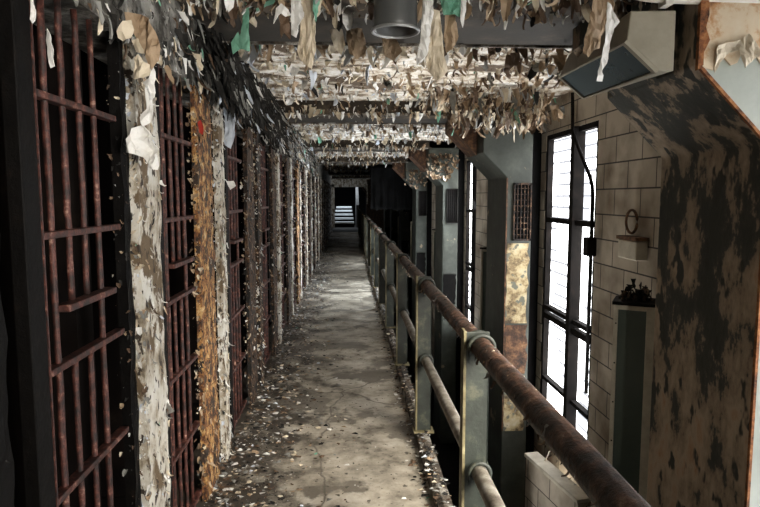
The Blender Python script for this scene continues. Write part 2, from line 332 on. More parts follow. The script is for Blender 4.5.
# pillars' positions and the outer wall, window opening per bay
PY = [-1.75, 2.34, 6.3, 10.6, 14.8, 19.0, 23.2, 27.4]; PD = .88
WZ0, WZ1 = -.72, 2.25
wins = []
for i, y in enumerate(PY):
    wins.append((y - (.88 if i == 3 else 1.33), y + (.0 if i != 4 else -.45)))
mb = MB(); cur = YB
for (a, b) in wins:
    mb.box(XW, XW + .3, cur, a, -3.2, ZC); mb.box(XW, XW + .3, a, b, -3.2, WZ0); mb.box(XW, XW + .3, a, b, WZ1, ZC); cur = b
mb.box(XW, XW + .3, cur, YE, -3.2, ZC)
mb.build('wall_right', M['tile'], kind='structure')
for i, (a, b) in enumerate(wins):
    lit = i <= 4
    e = empty('window_%d' % (i + 1), ((XW + .01), (a + b) / 2, WZ0), kind='structure')
    x0, x1 = .0, .06; h = WZ1 - WZ0; wd = (b - a) / 2
    mb = MB()
    mb.box(x0, x1, -wd, -wd + .05, 0, h); mb.box(x0, x1, wd - .05, wd, 0, h); mb.box(x0, x1, -wd, wd, 0, .05); mb.box(x0, x1, -wd, wd, h - .05, h)
    mb.build('window_frame', M['frame'], e)
    mb = MB(); mo = .08 if i == 3 else .44; mb.box(-.05, .06, -wd + mo, -wd + mo + .085, 0, h); mb.build('mullion', M['frame'], e, bevel=.008)
    for z, t in ((1.05, .03), (2.08, .026), (.36, .02), (1.14, .022)):
        mb = MB(); mb.box(-.01, .05, -wd + .04, wd - .04, z - t, z + t); mb.build('glazing_bar', M['frame'], e)
    mb = MB(); mb.box(.07, .08, -wd, wd, 0, h); mb.build('pane', M['pane'] if lit else M['cabgreen'], e)
    mb = MB(); mb.box(.2, .22, -wd - .2, wd + .2, -.2, h + .2); mb.build('shutter', M['dark'], e) if not lit else None

# ------------------------------------------------ ceiling beams
ORD = ['behind the camera', 'nearest', 'second', 'third', 'fourth', 'fifth', 'sixth', 'seventh', 'eighth', 'ninth', 'tenth', 'eleventh', 'twelfth', 'thirteenth', 'fourteenth', 'fifteenth', 'sixteenth', 'seventeenth', 'eighteenth', 'nineteenth', 'twentieth']
for i, y in enumerate(PY):
    far = 1.12 if i == 1 else .8
    e = empty('ceiling_beam', (.5, y, ZB), label='grimy concrete ceiling beam above the walkway, %s from the camera' % ORD[i] if i else 'grimy ceiling beam behind the viewer', cat='beam')
    mb = MB(); mb.box(-1.25, 1.62, 0, far - .5, 0, ZC - ZB + .02); mb.build('beam_body', M['beam'], e, bevel=.01)
    mb = MB(); mb.box(-1.25, 1.62, far - .5, far, .012, ZC - ZB + .02); mb.build('beam_plate', M['plate'], e, bevel=.006, label='plain dark grey plate')
    mb = MB(); mb.box(-1.25, 1.0, -.02, 0, -.008, .012); mb.box(-1.25, .9, far - .0, far + .02, -.0, .02); mb.build('flange', M['kerb'], e)  # paler lip: the light caught on the beam edge is put into its colour

# ------------------------------------------------ pillars
def pillar_mesh(e, side, front, near):
    PD = .82 if near else .88
    XH = 1.385 if near else 1.44; ZH = 3.51 - XH
    poly = [(1.70, -3.0), (1.70, 1.81), (XH, ZH), (XH, ZC), (1.98, ZC), (1.98, -3.0)]
    mb = MB(); mb.prism(poly, 'y', 0, PD); o = mb.build('shaft', side, e, bevel=.012)
    mb = MB(); mb.box(1.98, XW, .15, PD - .1, -3.0, ZC); mb.build('web', M['dark'] if not near else side, e)
    # gusset from the haunch up to the beam, behind the near face
    mb = MB(); mb.prism([(XH, ZH), (1.16, 2.35), (1.16, ZB), (XH, ZB)], 'y', .30, PD - .08); mb.build('gusset', M['rustplate'] if not near else side, e)
names = ['', 'huge close pillar with tan paint peeling off dark green at the right edge', 'grey-green pillar with rusty grille and yellow paint in front of the bright window',
         'grey-green pillar with small dark grille, third along the right', 'narrow grey-green pillar, fourth along the right, beside the black tarp']
for i, y in enumerate(PY):
    lab = names[i] if 0 < i < 5 else ('dark pillar behind the viewer' if i == 0 else 'dark distant pillar on the right, %s from the camera' % ORD[i])
    e = empty('pillar', (0, y, 0), label=lab, cat='pillar')
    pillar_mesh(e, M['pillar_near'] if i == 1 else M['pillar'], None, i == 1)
    # grille on the near face
    g = MB(); g.box(1.775, 1.79, -.03, -.0, 1.13, 1.75); g.box(1.955, 1.97, -.03, 0, 1.13, 1.75); g.box(1.775, 1.97, -.03, 0, 1.13, 1.15); g.box(1.775, 1.97, -.03, 0, 1.73, 1.75)
    g.box(1.79, 1.955, -.004, 0, 1.15, 1.73, 1)
    gm = M['darkcol'] if i < 3 else M['frame']
    go = g.build('grille', [gm, M['dark']], e)
    s = MB()
    for k in range(4): s.box(1.815 + .038 * k, 1.823 + .038 * k, -.022, -.004, 1.15, 1.73)
    for k in range(9): s.box(1.79, 1.955, -.018, -.006, 1.19 + .062 * k, 1.20 + .062 * k)
    s.build('grille_bars', gm, go)
    for (z0, z1, mm, nm) in ((.22, 1.10, 'yellow', 'painted_panel'), (-.35, .20, 'rustplate', 'rusted_panel'), (-1.0, -.37, 'yellow', 'painted_panel')):
        if i == 1: continue
        if i == 2 and z0 == .22:
            b = MB(); b.box(1.697, 1.712, -.01, .0, -1.0, 1.8); b.build('rust_edge', M['rustplate'], e)
        if i > 2: mm = {'yellow': 'pillar', 'rustplate': 'dark'}[mm]
        b = MB(); n = 10
        L_ = [(1.715 + rnd.uniform(-.005, .01), z0 + (z1 - z0) * k / n) for k in range(n + 1)]
        R_ = [(1.955 + rnd.uniform(-.02, .015), z1 - (z1 - z0) * k / n) for k in range(n + 1)]
        b.prism(L_ + R_, 'y', -.008, .001); b.build(nm, M[mm], e)
    if i == 1:
        # pale enamelled near face of the haunch, with cream paint still clinging above
        b = MB(); b.prism([(1.39, 2.135), (1.71, 1.81), (1.71, -2.9), (1.99, -2.9), (1.99, ZC - .01), (1.39, ZC - .01)], 'y', -.006, .002); b.build('near_face', M['haunch_front'], e)
        up = [(1.391, 2.59), (1.391, 2.13)]
        x = 1.447
        ps = [(1.41, 2.11), (1.45, 2.10), (1.49, 2.15), (1.52, 2.12), (1.545, 2.05 + .08), (1.57, 2.19), (1.61, 2.17), (1.65, 2.12), (1.70, 2.16), (1.76, 2.10), (1.83, 2.17), (1.9, 2.12), (1.985, 2.15), (1.985, 2.59)]
        b = MB(); b.prism(up + ps, 'y', -.014, -.005); b.build('cream_paint', M['cream_rust'], e, label='cream paint with orange rust along its edge')
        b = MB(); b.prism([(1.383, 2.12), (1.397, 2.125), (1.71, 1.81), (1.71, -2.9), (1.698, -2.9), (1.698, 1.805)], 'y', -.012, .004); b.build('rust_edge', M['orange'], e)
        b = MB(); b.prism([(1.383, 2.10)] + [(1.41 + rnd.uniform(-.008, .022), 2.12 + .048 * q) for q in range(10)] + [(1.383, 2.59)], 'y', -.018, .002); b.build('rust_edge', M['orange'], e, label='bright orange rust along the upper corner')

# ------------------------------------------------ shallow cabinets on the far side of each pillar
for i, y in enumerate(PY[1:6], 1):
    e = empty('wall_cabinet', (1.775 if i == 1 else 1.74, 3.44 if i == 1 else y + PD + .12, -.28), label=['', 'off-white cabinet with dark green panel by the near tiled wall', 'small grey cabinet behind the second pillar', 'grey cabinet behind the third pillar', 'grey cabinet behind the fourth pillar', 'grey cabinet behind the fifth pillar'][i], cat='cabinet')
    e.rotation_euler = (0, 0, math.radians(-30 if i == 1 else -50))
    W_, H_ = .26, 1.22
    if i > 1: e.location.x = 1.79
    mb = MB(); mb.box(-.16, .16, .03, .22, 0, H_); mb.build('body', M['cabwhite'], e, bevel=.006)
    mb = MB(); mb.box(-.16, -.135, 0, .03, 0, H_); mb.box(.025, .16, 0, .03, 0, H_); mb.box(-.135, .025, 0, .03, 0, .03); mb.box(-.135, .025, 0, .03, H_ - .03, H_)
    mb.build('frame', M['cabwhite'], e, bevel=.004)
    mb = MB(); mb.box(-.135, .025, .018, .031, .03, H_ - .03); mb.build('panel', M['cabgreen'], e)
    mb = MB(); mb.box(-.17, .17, -.01, .23, H_, H_ + .02); mb.build('top_cover', M['dark'], e)
    if i == 1:
        for k in range(5):
            for sx in (-.145, .145):
                mb = MB(); mb.box(sx - .004, sx + .004, -.004, 0, .1 + k * .25, .108 + k * .25); mb.build('screw', M['frame'], e)
# clump of dirt on the near cabinet
mb = MB()
for k in range(90):
    p = Vector((1.78 + rnd.uniform(-.07, .09), 3.56 + rnd.uniform(-.06, .06), .965 + abs(rnd.gauss(0, .05))))
    flake(mb, p, rnd.uniform(.03, .07), rnd.uniform(.02, .05), pick([0, 0, 0, 3, 0, 6]))
mb.build('dirt_clump', FL, recalc=False, label='ragged dark clump of fallen paint on top of the near cabinet', cat='debris')

# ring handle and box on the tile wall
e = empty('alarm_bell', (XW - .04, 4.2, 1.27), label='small round ring above a pale box on the tiled wall', cat='fitting')
mb = MB(); c = Vector((0, .04, .15)); R_ = .085
mb.tube([c + Vector((0, math.cos(a) * R_, math.sin(a) * R_)) for a in [2 * math.pi * k / 24 for k in range(25)]], .010, 8); mb.build('ring', M['rustplate'], e, smooth=True)
mb = MB(); mb.box(-.06, .03, -.16, .12, -.12, .02); mb.build('box', M['cabwhite'], e, bevel=.01)
mb = MB(); mb.box(-.07, .03, -.17, .13, .02, .045); mb.build('box_lid', M['rustplate'], e)
# conduit with switch box by the window
e = empty('electrical_conduit', (XW - .06, 4.88, .2), label='thin dark conduit pipe bending down beside the bright window', cat='pipe')
pp = [(0, .55, 2.35), (0, .52, 2.0), (0, .45, 1.92), (0, .1, 1.58), (0, .04, 1.50), (0, .02, 1.4), (0, .02, -.3)]
mb = MB(); mb.tube([(p[0], p[1], p[2]) for p in pp], .016, 8); mb.build('pipe_run', M['frame'], e, smooth=True)
mb = MB(); mb.box(-.05, .03, -.03, .08, .90, 1.06); mb.build('switch_box', M['frame'], e, bevel=.01)

# tiled low wall beyond the railing
e = empty('tiled_ledge', (1.80, 5.72, -3.0), label='low tiled wall with pale cap below the near bright window', cat='low wall')
e.rotation_euler = (0, 0, math.radians(10.5))
mb = MB(); mb.box(0, .12, -.95, 0, 0, 1.96); mb.build('tiled_body', M['tile'], e)
mb = MB(); mb.box(-.015, .135, -.96, .01, 1.96, 2.0); mb.build('cap', M['cabwhite'], e, bevel=.006)

# ------------------------------------------------ cell fronts, left
def make_gate(lab):
    e = empty('cell_gate', (0, 0, 0), label=lab, cat='gate', group='barred gates along the cell block')
    X = -.79
    mb = MB(); mb.box(X - .02, X + .02, 0, .075, .02, 2.14); mb.build('stile', M['dark'], e, bevel=.004, label='black flat stile')
    mb = MB(); mb.box(X - .015, X + .021, .076, .083, .02, 2.14); mb.build('stile_edge', M['gate'], e)
    for z in (.06, .43, .79, 1.14, 1.50, 1.86):
        mb = MB(); mb.box(X - .015, X + .018, .092, .60, z - .0095, z + .0095); mb.build('rail', M['gate'], e, bevel=.003)
    mb = MB(); mb.box(X - .005, X + .035, .17, .50, 1.288, 1.308); mb.build('slot_rail', M['gate'], e, bevel=.003)
    for y, full in ((.165, 1), (.26, 0), (.36, 0), (.46, 1)):
        for (z0, z1) in (((.02, 2.14),) if full else ((.02, 1.14), (1.30, 2.14))):
            n = 16; mb = MB(); mb.tube([(X + rnd.uniform(-.001, .001), y + rnd.uniform(-.001, .001), z0 + (z1 - z0) * k / n) for k in range(n + 1)], .0088, 8, jit=.25)
            mb.build('bar', M['gate'], e, smooth=True)
    return e
starts = [-1.4, .1, 1.455, 2.44] + [3.80 + 1.45 * k for k in range(16)]
g0 = None
labs = {0: 'barred cell gate behind the viewer', 1: 'rusty bar ends of the gate cut by the left edge of the photo', 2: 'rusty red barred cell gate, the largest and nearest, food slot at mid height',
        3: 'narrow rusty red barred gate between the pale post and the golden rusted column'}
for i, y in enumerate(starts):
    lab = labs.get(i, 'dark rusty barred cell gate, %s from the camera along the row' % ORD[i - 1])
    if g0 is None: g = g0 = make_gate(lab)
    else: g = copy_tree(g0)
    g['label'] = lab; g.location = (0 if i != 1 else -.03, y + (.0 if i != 1 else .68), 0)
    if i >= 10: g['group'] = 'distant gates'

def column(x0, x1, y0, y1, m, lab, nf, fw, big=.05, group=None, name='cell_column', cat='column', flakes_to=2.15):
    """rusted upright between gates, with curling paint on its two seen faces"""
    e = empty(name, (x1, (y0 + y1) / 2, 0), label=lab, cat=cat, group=group)
    hw = (y1 - y0) / 2
    bm = bmesh.new()
    nz = 44; me_v = []
    mb = MB()
    # uneven faces: corroded outline
    rows = []
    for k in range(nz + 1):
        z = 2.15 * k / nz
        j = lambda s: noise.noise(Vector((z * 9, y0 * 3 + s, 7))) * .012
        rows.append([(x0 - x1, -hw, z), (0 + j(0) - .004, -hw + j(5) * .6, z), (0 + j(9), -hw * .33, z), (j(13), hw * .33, z), (0 + j(17) - .004, hw + j(21) * .6, z), (x0 - x1, hw, z)])
    vs = [v for r in rows for v in r]; fs = []
    for k in range(nz):
        for q in range(6):
            fs.append((k * 6 + q, k * 6 + (q + 1) % 6, (k + 1) * 6 + (q + 1) % 6, (k + 1) * 6 + q))
    fs.append(tuple(range(5, -1, -1))); fs.append(tuple(nz * 6 + q for q in range(6)))
    mb.add(vs, fs); mb.build('shaft', m, e, smooth=False)
    if nf:
        mb = MB()
        for k in range(nf):
            z = rnd.uniform(.02, flakes_to)
            s = (rnd.random() ** 2.2 * .9 + .12) * big * .6
            if rnd.random() < .5: p = Vector((.002, rnd.uniform(-hw, hw), z)); o = Vector((1, rnd.uniform(-.5, .5), 0)).normalized()
            else: p = Vector((-rnd.uniform(0, .05), -hw - .002, z)); o = Vector((rnd.uniform(-.4, .6), -1, 0)).normalized()
            flake(mb, p, s * rnd.uniform(.8, 1.8), s * rnd.uniform(.6, 1.3), pick(fw), out=o, curl=rnd.uniform(-2.2, 1.2))
        mb.build('flaking_paint', FL, e, recalc=False, kind='stuff')
    return e
#        white cream tan brown mint soot grey red bluish
FWL = [5, 3, 2, 2, .1, 1, 3, 0, 1]
FWR = [.25, 1.2, 4, 6, 0, 2, .5, 0, 0]
FWD = [1, 1.2, 1.5, 4, 0, 5, 1, 0, 0]
column(-.80, -.73, 2.125, 2.36, M['lightcol'], 'pale white flaking post between the two nearest gates', 620, FWL, .042)
column(-.80, -.76, 2.07, 2.12, M['dark'], 'black burnt jamb strip just before the pale white post', 170, [.2, .5, .6, 4, 0, 6, .6, 0, 0], .03, name='jamb_strip', cat='jamb')
column(-.80, -.79, 1.28, 1.385, M['dark'], 'black jamb at the left edge before the nearest gate', 30, FWD, .03, name='jamb_strip', cat='jamb')
column(-.80, -.73, .65, .75, M['dark'], 'black jamb out of view beside the viewer', 0, FWD, .03, name='jamb_strip', cat='jamb')
for k in range(17):
    y = 3.02 + 1.45 * k
    far = k > 7
    if far: l1, l2 = 'burnt brown column far down the cell row, %s past the golden one' % ORD[k], 'pale flaking strip beside the far brown column, %s past the golden one' % ORD[k]
    else:
        l1 = ['golden orange rusted column streaked with black specks', 'dark brown burnt column just beyond the golden one'][k] if k < 2 else 'burnt brown column with flaking cream, %s past the golden one' % ORD[k]
        l2 = 'thin pale flaking strip right beside the %s' % (['golden rusted column', 'dark column after the golden one'][k] if k < 2 else 'brown column %s past the golden one' % ORD[k])
    nf = max(60, int(520 / (1 + k * .3)))
    column(-.775, -.745, y, y + .32, M['rustcol'] if k in (0, 4) else M['darkcol'], l1, nf, FWR if k in (0, 3) else FWD, .045 + .004 * k, group='distant columns' if far else None)
    column(-.775, -.74, y + .47, y + .62, M['lightcol'] if k != 1 else M['darkcol'], l2, nf, FWL, .045 + .004 * k, group='distant pale strips' if far else None, name='jamb_strip', cat='jamb')
# cell partitions
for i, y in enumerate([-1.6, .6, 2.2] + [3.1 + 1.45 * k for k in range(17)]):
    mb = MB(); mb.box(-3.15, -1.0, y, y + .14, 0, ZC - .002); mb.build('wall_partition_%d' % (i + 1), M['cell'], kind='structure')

# ------------------------------------------------ kerb and railing
mb = MB(); 
n = 240; rows = []
for k in range(n + 1):
    y = YB + (27 - YB) * k / n
    j = noise.noise(Vector((y * 5, 1, 1))) * .008
    rows.append([(.44 + j, y, 0.0), (.445 + j, y, .055), (.47, y, .075 + j), (.515, y, .07), (.52, y, 0)])
vs = [v for r in rows for v in r]; fs = []
for k in range(n):
    for q in range(4): fs.append((k * 5 + q, k * 5 + q + 1, k * 5 + q + 6, k * 5 + q + 5))
mb.add(vs, fs); mb.build('trim_1', M['kerb'], kind='structure')

rail = empty('railing', (.481, 0, .07), label='rusty two-pipe railing running the length of the walkway', cat='railing')
ZR = 1.038 - .07; ZM = .55 - .07
def wob(y, s): return noise.noise(Vector((y * .35, s, 3))) * .006
mb = MB(); mb.tube([(.015 + wob(y * .2, 1), y * .2, ZR + wob(y * .2, 2)) for y in range(-15, 135)], .0385, 14, jit=.10); mb.build('top_rail', M['pipe'], rail, smooth=True, label='thick rust-brown top pipe')
mb = MB(); mb.tube([(.015 + wob(y * .2, 5), y * .2, ZM + wob(y * .2, 6)) for y in range(-15, 135)], .031, 12, jit=.08); mb.build('mid_rail', M['midpipe'], rail, smooth=True, label='grey flaking middle pipe')
for k in range(-1, 16):
    y = 2.17 + 1.55 * k
    mb = MB(); mb.box(-.038, .052, y, y + .010, 0, ZR + .055); mb.box(.045, .052, y, y + .05, 0, ZR + .0)
    po = mb.build('post', M['post'], rail, bevel=.002)
    mb = MB(); mb.box(-.048, -.038, y - .006, y + .05, 0, ZR + .06); mb.build('post_edge', M['olive'], po)
    for zz, r in ((ZR, .048), (ZM, .041)):
        for yy in (-.035,) if k > 3 else (-.03, .035):
            mb = MB(); pts = [(.015 - r, y + yy, zz - .05)] + [(.015 - r * math.cos(a), y + yy, zz + r * math.sin(a)) for a in [math.pi * q / 10 for q in range(11)]] + [(.015 + r, y + yy, zz - .05)]
            mb.tube(pts, .008, 8); mb.build('clamp', M['post'], rail, smooth=True)
    mb = MB(); mb.box(-.06, .07, y - .03, y + .06, -.0, .012); mb.build('foot_plate', M['olive'], rail)

mb = MB()
for k in range(900):
    y = .9 + 9 * rnd.random() ** 1.3; a = rnd.uniform(0, 2 * math.pi); r = .040
    s = rnd.random() ** 2 * .020 + .005
    o_ = Vector((math.cos(a), rnd.uniform(-.5, .5), 0))
    if abs(o_.x) < .2: o_.x = .2
    flake(mb, (.015 + r * math.cos(a), y, ZR + r * math.sin(a)), s * 1.2, s, pick([.3, .6, 1.4, 6, 0, 3, .8, 0, 0]), out=o_.normalized(), curl=rnd.uniform(-2, 1))
mb.build('rust_scales', FL, rail, recalc=False, kind='stuff')

# ------------------------------------------------ distant portal and stairs
mb = MB(); mb.box(-.98, -.74, 32.8, 33.0, -.12, 2.3); mb.box(-.98, 1.06, 32.8, 33.0, 2.15, 2.58); mb.build('doorway_jamb', M['lightcol'], label='pale flaking door frame at the far end of the walkway', cat='door frame')
mb = MB(); mb.prism([(.62, 2.28), (.80, 2.28), (1.04, 1.9), (1.04, 1.2), (1.10, 1.2), (1.10, 2.3)], 'y', 32.88, 33.0); mb.build('doorway_brace', M['lightcol'], label='pale slanting brace at upper right of the far doorway', cat='brace')
e = empty('staircase', (-.50, 33.8, -.12), label='pale stone stairs climbing beyond the far doorway', cat='stairs')
for k in range(5):
    mb = MB(); mb.box(-.42 + .05 * k, .84 - .03 * k, .6 * k, .6 * k + .64, 0.0, .30 + .21 * k); mb.build('step', M['steps'] , e, bevel=.01)
    mb = MB(); mb.box(-.42 + .05 * k, .84 - .03 * k, .6 * k - .012, .6 * k, 0, .20 + .21 * k); mb.build('riser', M['dark'], e)  # black sheet paints the unlit riser against the lit tread
mb = MB(); mb.prism([(33.7, -.12), (33.7, 1.15), (36.4, 2.3), (36.4, -.12)], 'x', .46, .62); mb.build('stair_wall', mat('dull_plaster', [(.3, (.06, .06, .06)), (.7, (.11, .11, .11))], 3), label='grey sloping parapet beside the far stairs', cat='parapet')

# black tarp hung across the void far down on the right
mb = MB(); nx, nzv = 40, 10
vs = []; fs = []
for k in range(nx + 1):
    x = .60 + 1.08 * k / nx
    for q in range(nzv + 1):
        z = ZB - (ZB - 1.27 + rnd.uniform(-.03, .05)) * q / nzv
        vs.append((x, 15.75 + .05 * math.sin(k * .9) * (q / nzv) + noise.noise(Vector((x * 5, z * 3, 0))) * .05, z))
for k in range(nx):
    for q in range(nzv): a = k * (nzv + 1) + q; fs.append((a, a + 1, a + nzv + 2, a + nzv + 1))
mb.add(vs, fs); o = mb.build('hanging_tarp', M['tarp'], recalc=False, smooth=True, label='black ragged tarp hanging between far pillars beyond the railing', cat='tarp')
o.modifiers.new('thickness', 'SOLIDIFY').thickness = .006

# ------------------------------------------------ lamp, light box, pipe near the camera
e = empty('pendant_lamp', (.20, 2.52, 2.285), label='grey bucket shaped lamp shade hanging at the top centre', cat='lamp')
mb = MB(); mb.lathe([(.0, .2), (.03, .2), (.075, .19), (.088, .15), (.091, .02), (.091, .0), (.085, .0), (.084, .14), (.07, .18), (0, .19)], n=36); mb.build('lamp_shade', M['lamp'], e, smooth=True)
mb = MB(); mb.tube([(math.cos(a) * .096, math.sin(a) * .096, .0) for a in [2 * math.pi * k / 40 for k in range(41)]], .007, 8); mb.build('shade_rim', M['rim'], e, smooth=True)
mb = MB(); mb.lathe([(0, .1), (.02, .1), (.035, .06), (.03, .03), (0, .02)], n=16); mb.build('bulb', M['cabgreen'], e, smooth=True)

e = empty('light_box', (1.2, 2.36, 2.2), label='beige box light with dark blue-grey glass beside the near pillar', cat='light')
o3 = Vector((1.2, 2.36, 2.2))
A, B_, C_, D_ = [p - o3 for p in (Vector((1.232, 3.46, 2.30)), Vector((1.103, 2.35, 2.217)), Vector((1.238, 2.35, 2.10)), Vector((1.370, 3.42, 2.168)))]
nrm = (B_ - A).cross(D_ - A).normalized()
if nrm.z > 0: nrm = -nrm
up = [Vector((1.115, 2.35, 2.33)) - o3, Vector((1.30, 2.35, 2.335)) - o3, Vector((1.30, 2.35, 2.10)) - o3]
uf = [p + Vector((.10, .93, .05)) for p in up]
near = [B_, C_, up[2], up[1], up[0]]; farp = [A, D_, uf[2] + Vector((0, 0, .02)), uf[1], uf[0]]
mb = MB(); n = 5; mb.add(near + farp, [tuple(range(n)), tuple(range(2 * n - 1, n - 1, -1))] + [(i, i + n, (i + 1) % n + n, (i + 1) % n) for i in range(n)])
mb.build('housing', M['fixbody'], e, bevel=.005)
def quad_in(A, B, C, D, u0, u1, v0, v1, off):
    P = lambda u, v: A.lerp(B, u).lerp(D.lerp(C, u), v) + nrm * off
    return [P(u0, v0), P(u1, v0), P(u1, v1), P(u0, v1)]
def slab(mb, q, q2, m=0): mb.add(q + q2, [(0, 1, 2, 3), (7, 6, 5, 4), (0, 4, 5, 1), (1, 5, 6, 2), (2, 6, 7, 3), (3, 7, 4, 0)], m)
mb = MB()
for (u0, u1, v0, v1) in ((0, 1, 0, .05), (0, 1, .95, 1), (0, .03, .05, .95), (.97, 1, .05, .95)):
    slab(mb, quad_in(A, B_, C_, D_, u0, u1, v0, v1, -.002), quad_in(A, B_, C_, D_, u0, u1, v0, v1, .012))
mb.build('bezel', M['fixbody'], e)
mb = MB(); slab(mb, quad_in(A, B_, C_, D_, .03, .97, .05, .95, -.001), quad_in(A, B_, C_, D_, .03, .97, .05, .95, .004)); mb.build('lens', M['fixglass'], e)
for yy in (.25, .7):
    mb = MB(); mb.tube([(.02 + .03 * yy, yy, .12), (.02 + .03 * yy, yy, .26)], .012, 8); mb.build('bracket', M['frame'], e)

pp = [(.99, 2.34, 2.50), (1.03, 2.34, 2.43), (1.10, 2.34, 2.392), (1.20, 2.34, 2.378), (1.35, 2.34, 2.375), (1.6, 2.34, 2.372), (2.1, 2.34, 2.37)]
mb = MB(); mb.tube([Vector(p) for p in pp], .020, 12); mb.build('ceiling_pipe', M['pipewhite'], smooth=True, label='white rust-stained pipe curving under the ceiling at upper right', cat='pipe')
mb = MB(); mb.box(1.235, 1.265, 2.31, 2.37, 2.345, ZB + .0); mb.build('pipe_hanger', M['pipewhite'], label='small pale hanger strap holding the white pipe', cat='strap')

# ------------------------------------------------ loose and hanging paint: masses nobody could count
mb = MB()
FWC = [6, 5, 4, 2.5, .35, .5, 1.6, 0, 1]
FWCR = [1.2, 3, 5, 4, .1, 1, 1.5, 0, .2]
for k in range(13000):
    y = 1.2 + 30 * rnd.random() ** 1.7
    x = rnd.uniform(-.72, 1.9)
    under = None
    for i, py in enumerate(PY):
        d = 1.12 if i == 1 else .8
        if py - .02 < y < py + d + .02: under = i
    if under is not None:
        if y - PY[under] > (.5 if under == 1 else .25) and rnd.random() < .97: continue
        if rnd.random() < .6: continue
        z = ZB + .0
    else: z = ZC
    if x > 1.4: 
        if under is not None: continue
    s = rnd.random() ** 3.4 * (.10 if under is None else .07) + .011
    flake(mb, (x, y, z), s * rnd.uniform(.7, 1.5), s * rnd.uniform(.5, 1.1), pick(FWCR if x > .75 and y < 7 else FWC), start='flat' if rnd.random() < .55 else 'down')
# rows hanging from beam lips
for i, py in enumerate(PY[:6]):
    d = 1.12 if i == 1 else .8
    for k in range(260 if i < 4 else 120):
        x = rnd.uniform(-.7, 1.42)
        yy = py - .03 if rnd.random() < .6 else py + d + .03
        if i == 1 and yy < py: yy = py + d + .03 + rnd.uniform(0, .2)
        s = rnd.random() ** 2.2 * .11 + .012
        flake(mb, (x, yy, ZB + rnd.uniform(.0, .1)), s * rnd.uniform(.7, 1.4), s * rnd.uniform(.4, .9), pick(FWCR if x > .8 else FWC))
for k in range(520):   # tatters under the nearest beam
    x = rnd.uniform(-.7, 1.35); s = rnd.random() ** 2.5 * .085 + .012
    flake(mb, (x, rnd.triangular(2.45, 3.0, 2.55), ZB), s * rnd.uniform(.8, 1.6), s * rnd.uniform(.4, .9), pick([3, 3, 4, 5, .2, 1, 2, 0, 0]), start='flat' if rnd.random() < .5 else 'down')
mb.build('peeling_ceiling_paint', FL, recalc=False, label='masses of curled cream and white paint peeling off the ceiling', cat='peeling paint', kind='stuff')
# brown tangle near the top of the second pillar
mb = MB()
for k in range(1000):
    x = rnd.triangular(.7, 2.05, 1.6); y = rnd.uniform(5.3, 6.25)
    s = rnd.random() ** 1.6 * .13 + .02
    flake(mb, (x, y, ZC - rnd.uniform(0, .28) * (1 if x > 1.0 else .3)), s * rnd.uniform(.8, 1.5), s * rnd.uniform(.3, .8), pick([1, 3, 5, 5, .1, 1, 2, 0, 0]))
mb.build('hanging_brown_paint', FL, recalc=False, label='tangled brown and tan paint shreds hanging before the second pillar top', cat='peeling paint', kind='stuff')
# header rubbish and the black shredded mass
mb = MB()
for k in range(2600):
    y = 1.3 + 13 * rnd.random() ** 1.4
    s = rnd.random() ** 2.4 * .10 * min(1, .35 + y / 8) + .008
    flake(mb, (-.755 + rnd.uniform(0, .05), y, rnd.uniform(2.12, 2.58)), s * rnd.uniform(.8, 1.7), s * rnd.uniform(.4, .9), pick([2.4, 1.2, 1, 2, .3, 5, 5, 0, .8]), out=Vector((1, rnd.uniform(-.8, .3), 0)).normalized(), curl=rnd.uniform(-1.5, 1.2))
mb.build('header_paint_scraps', FL, recalc=False, label='grey, white and sooty paint scraps clinging above the cell gates', cat='peeling paint', kind='stuff')
mb = MB()
for k in range(1500):
    t = rnd.random(); y = 3.0 + 3.3 * t ** 1.2
    r = rnd.uniform(0, 1)
    x = -.74 + .17 * r * (1 if y < 5.5 else .7); z = 2.47 - .30 * rnd.random() - .08 * r
    s = rnd.uniform(.4, 1) * .09
    flake(mb, (x, y, z), s * rnd.uniform(.9, 1.8), s * rnd.uniform(.25, .6), pick([.5, 0, .1, .5, 0, 14, 1.8, 0, .3]), out=Vector((.8, -.6, 0)), curl=rnd.uniform(-1, .8))
mb.build('charred_shreds', FL, recalc=False, label='black charred shreds bulging from the ceiling edge above the gates', cat='charred paint', kind='stuff')
# litter on the walkway
mb = MB()
def litter(x, y, s, m):
    a = rnd.uniform(0, 6.28); n = rnd.choice((3, 4, 4, 5)); h = rnd.uniform(.1, .6) * s
    c = Vector((x, y, .002)); tilt = Vector((rnd.uniform(-.5, .5), rnd.uniform(-.5, .5), 0))
    vs = []
    for k in range(n):
        q = a + 6.28 * k / n; r = s * rnd.uniform(.5, 1.1)
        p = Vector((math.cos(q) * r, math.sin(q) * r * .8, 0)); vs.append(c + p + Vector((0, 0, max(0, p.dot(tilt)) + rnd.uniform(0, .2) * s)))
    vs.append(c + Vector((0, 0, h))); mb.add(vs, [(k, (k + 1) % n, n) for k in range(n)], m)
for k in range(17000):
    y = 2.3 + 20 * rnd.random() ** 1.7
    u = rnd.random()
    edge = .16 + .22 * (noise.noise(Vector((y * 1.1, 0, 4))) * .5 + .5)
    x = -.76 + abs(rnd.gauss(0, 1)) * edge if u < .80 else (.43 - abs(rnd.gauss(0, .035)) if u < .91 else rnd.uniform(-.7, .42))
    if x > .43 or x < -.95: continue
    s = rnd.random() ** 4 * .026 + .003
    if u > .91: s *= .35
    litter(x, y, s, pick([1.8, 1.6, 1.2, 4, .05, 4, 2, 0, .5]))
mb.build('paint_debris', FL, recalc=False, label='fallen paint chips and rubble heaped along the cell side of the walkway', cat='debris', kind='stuff')

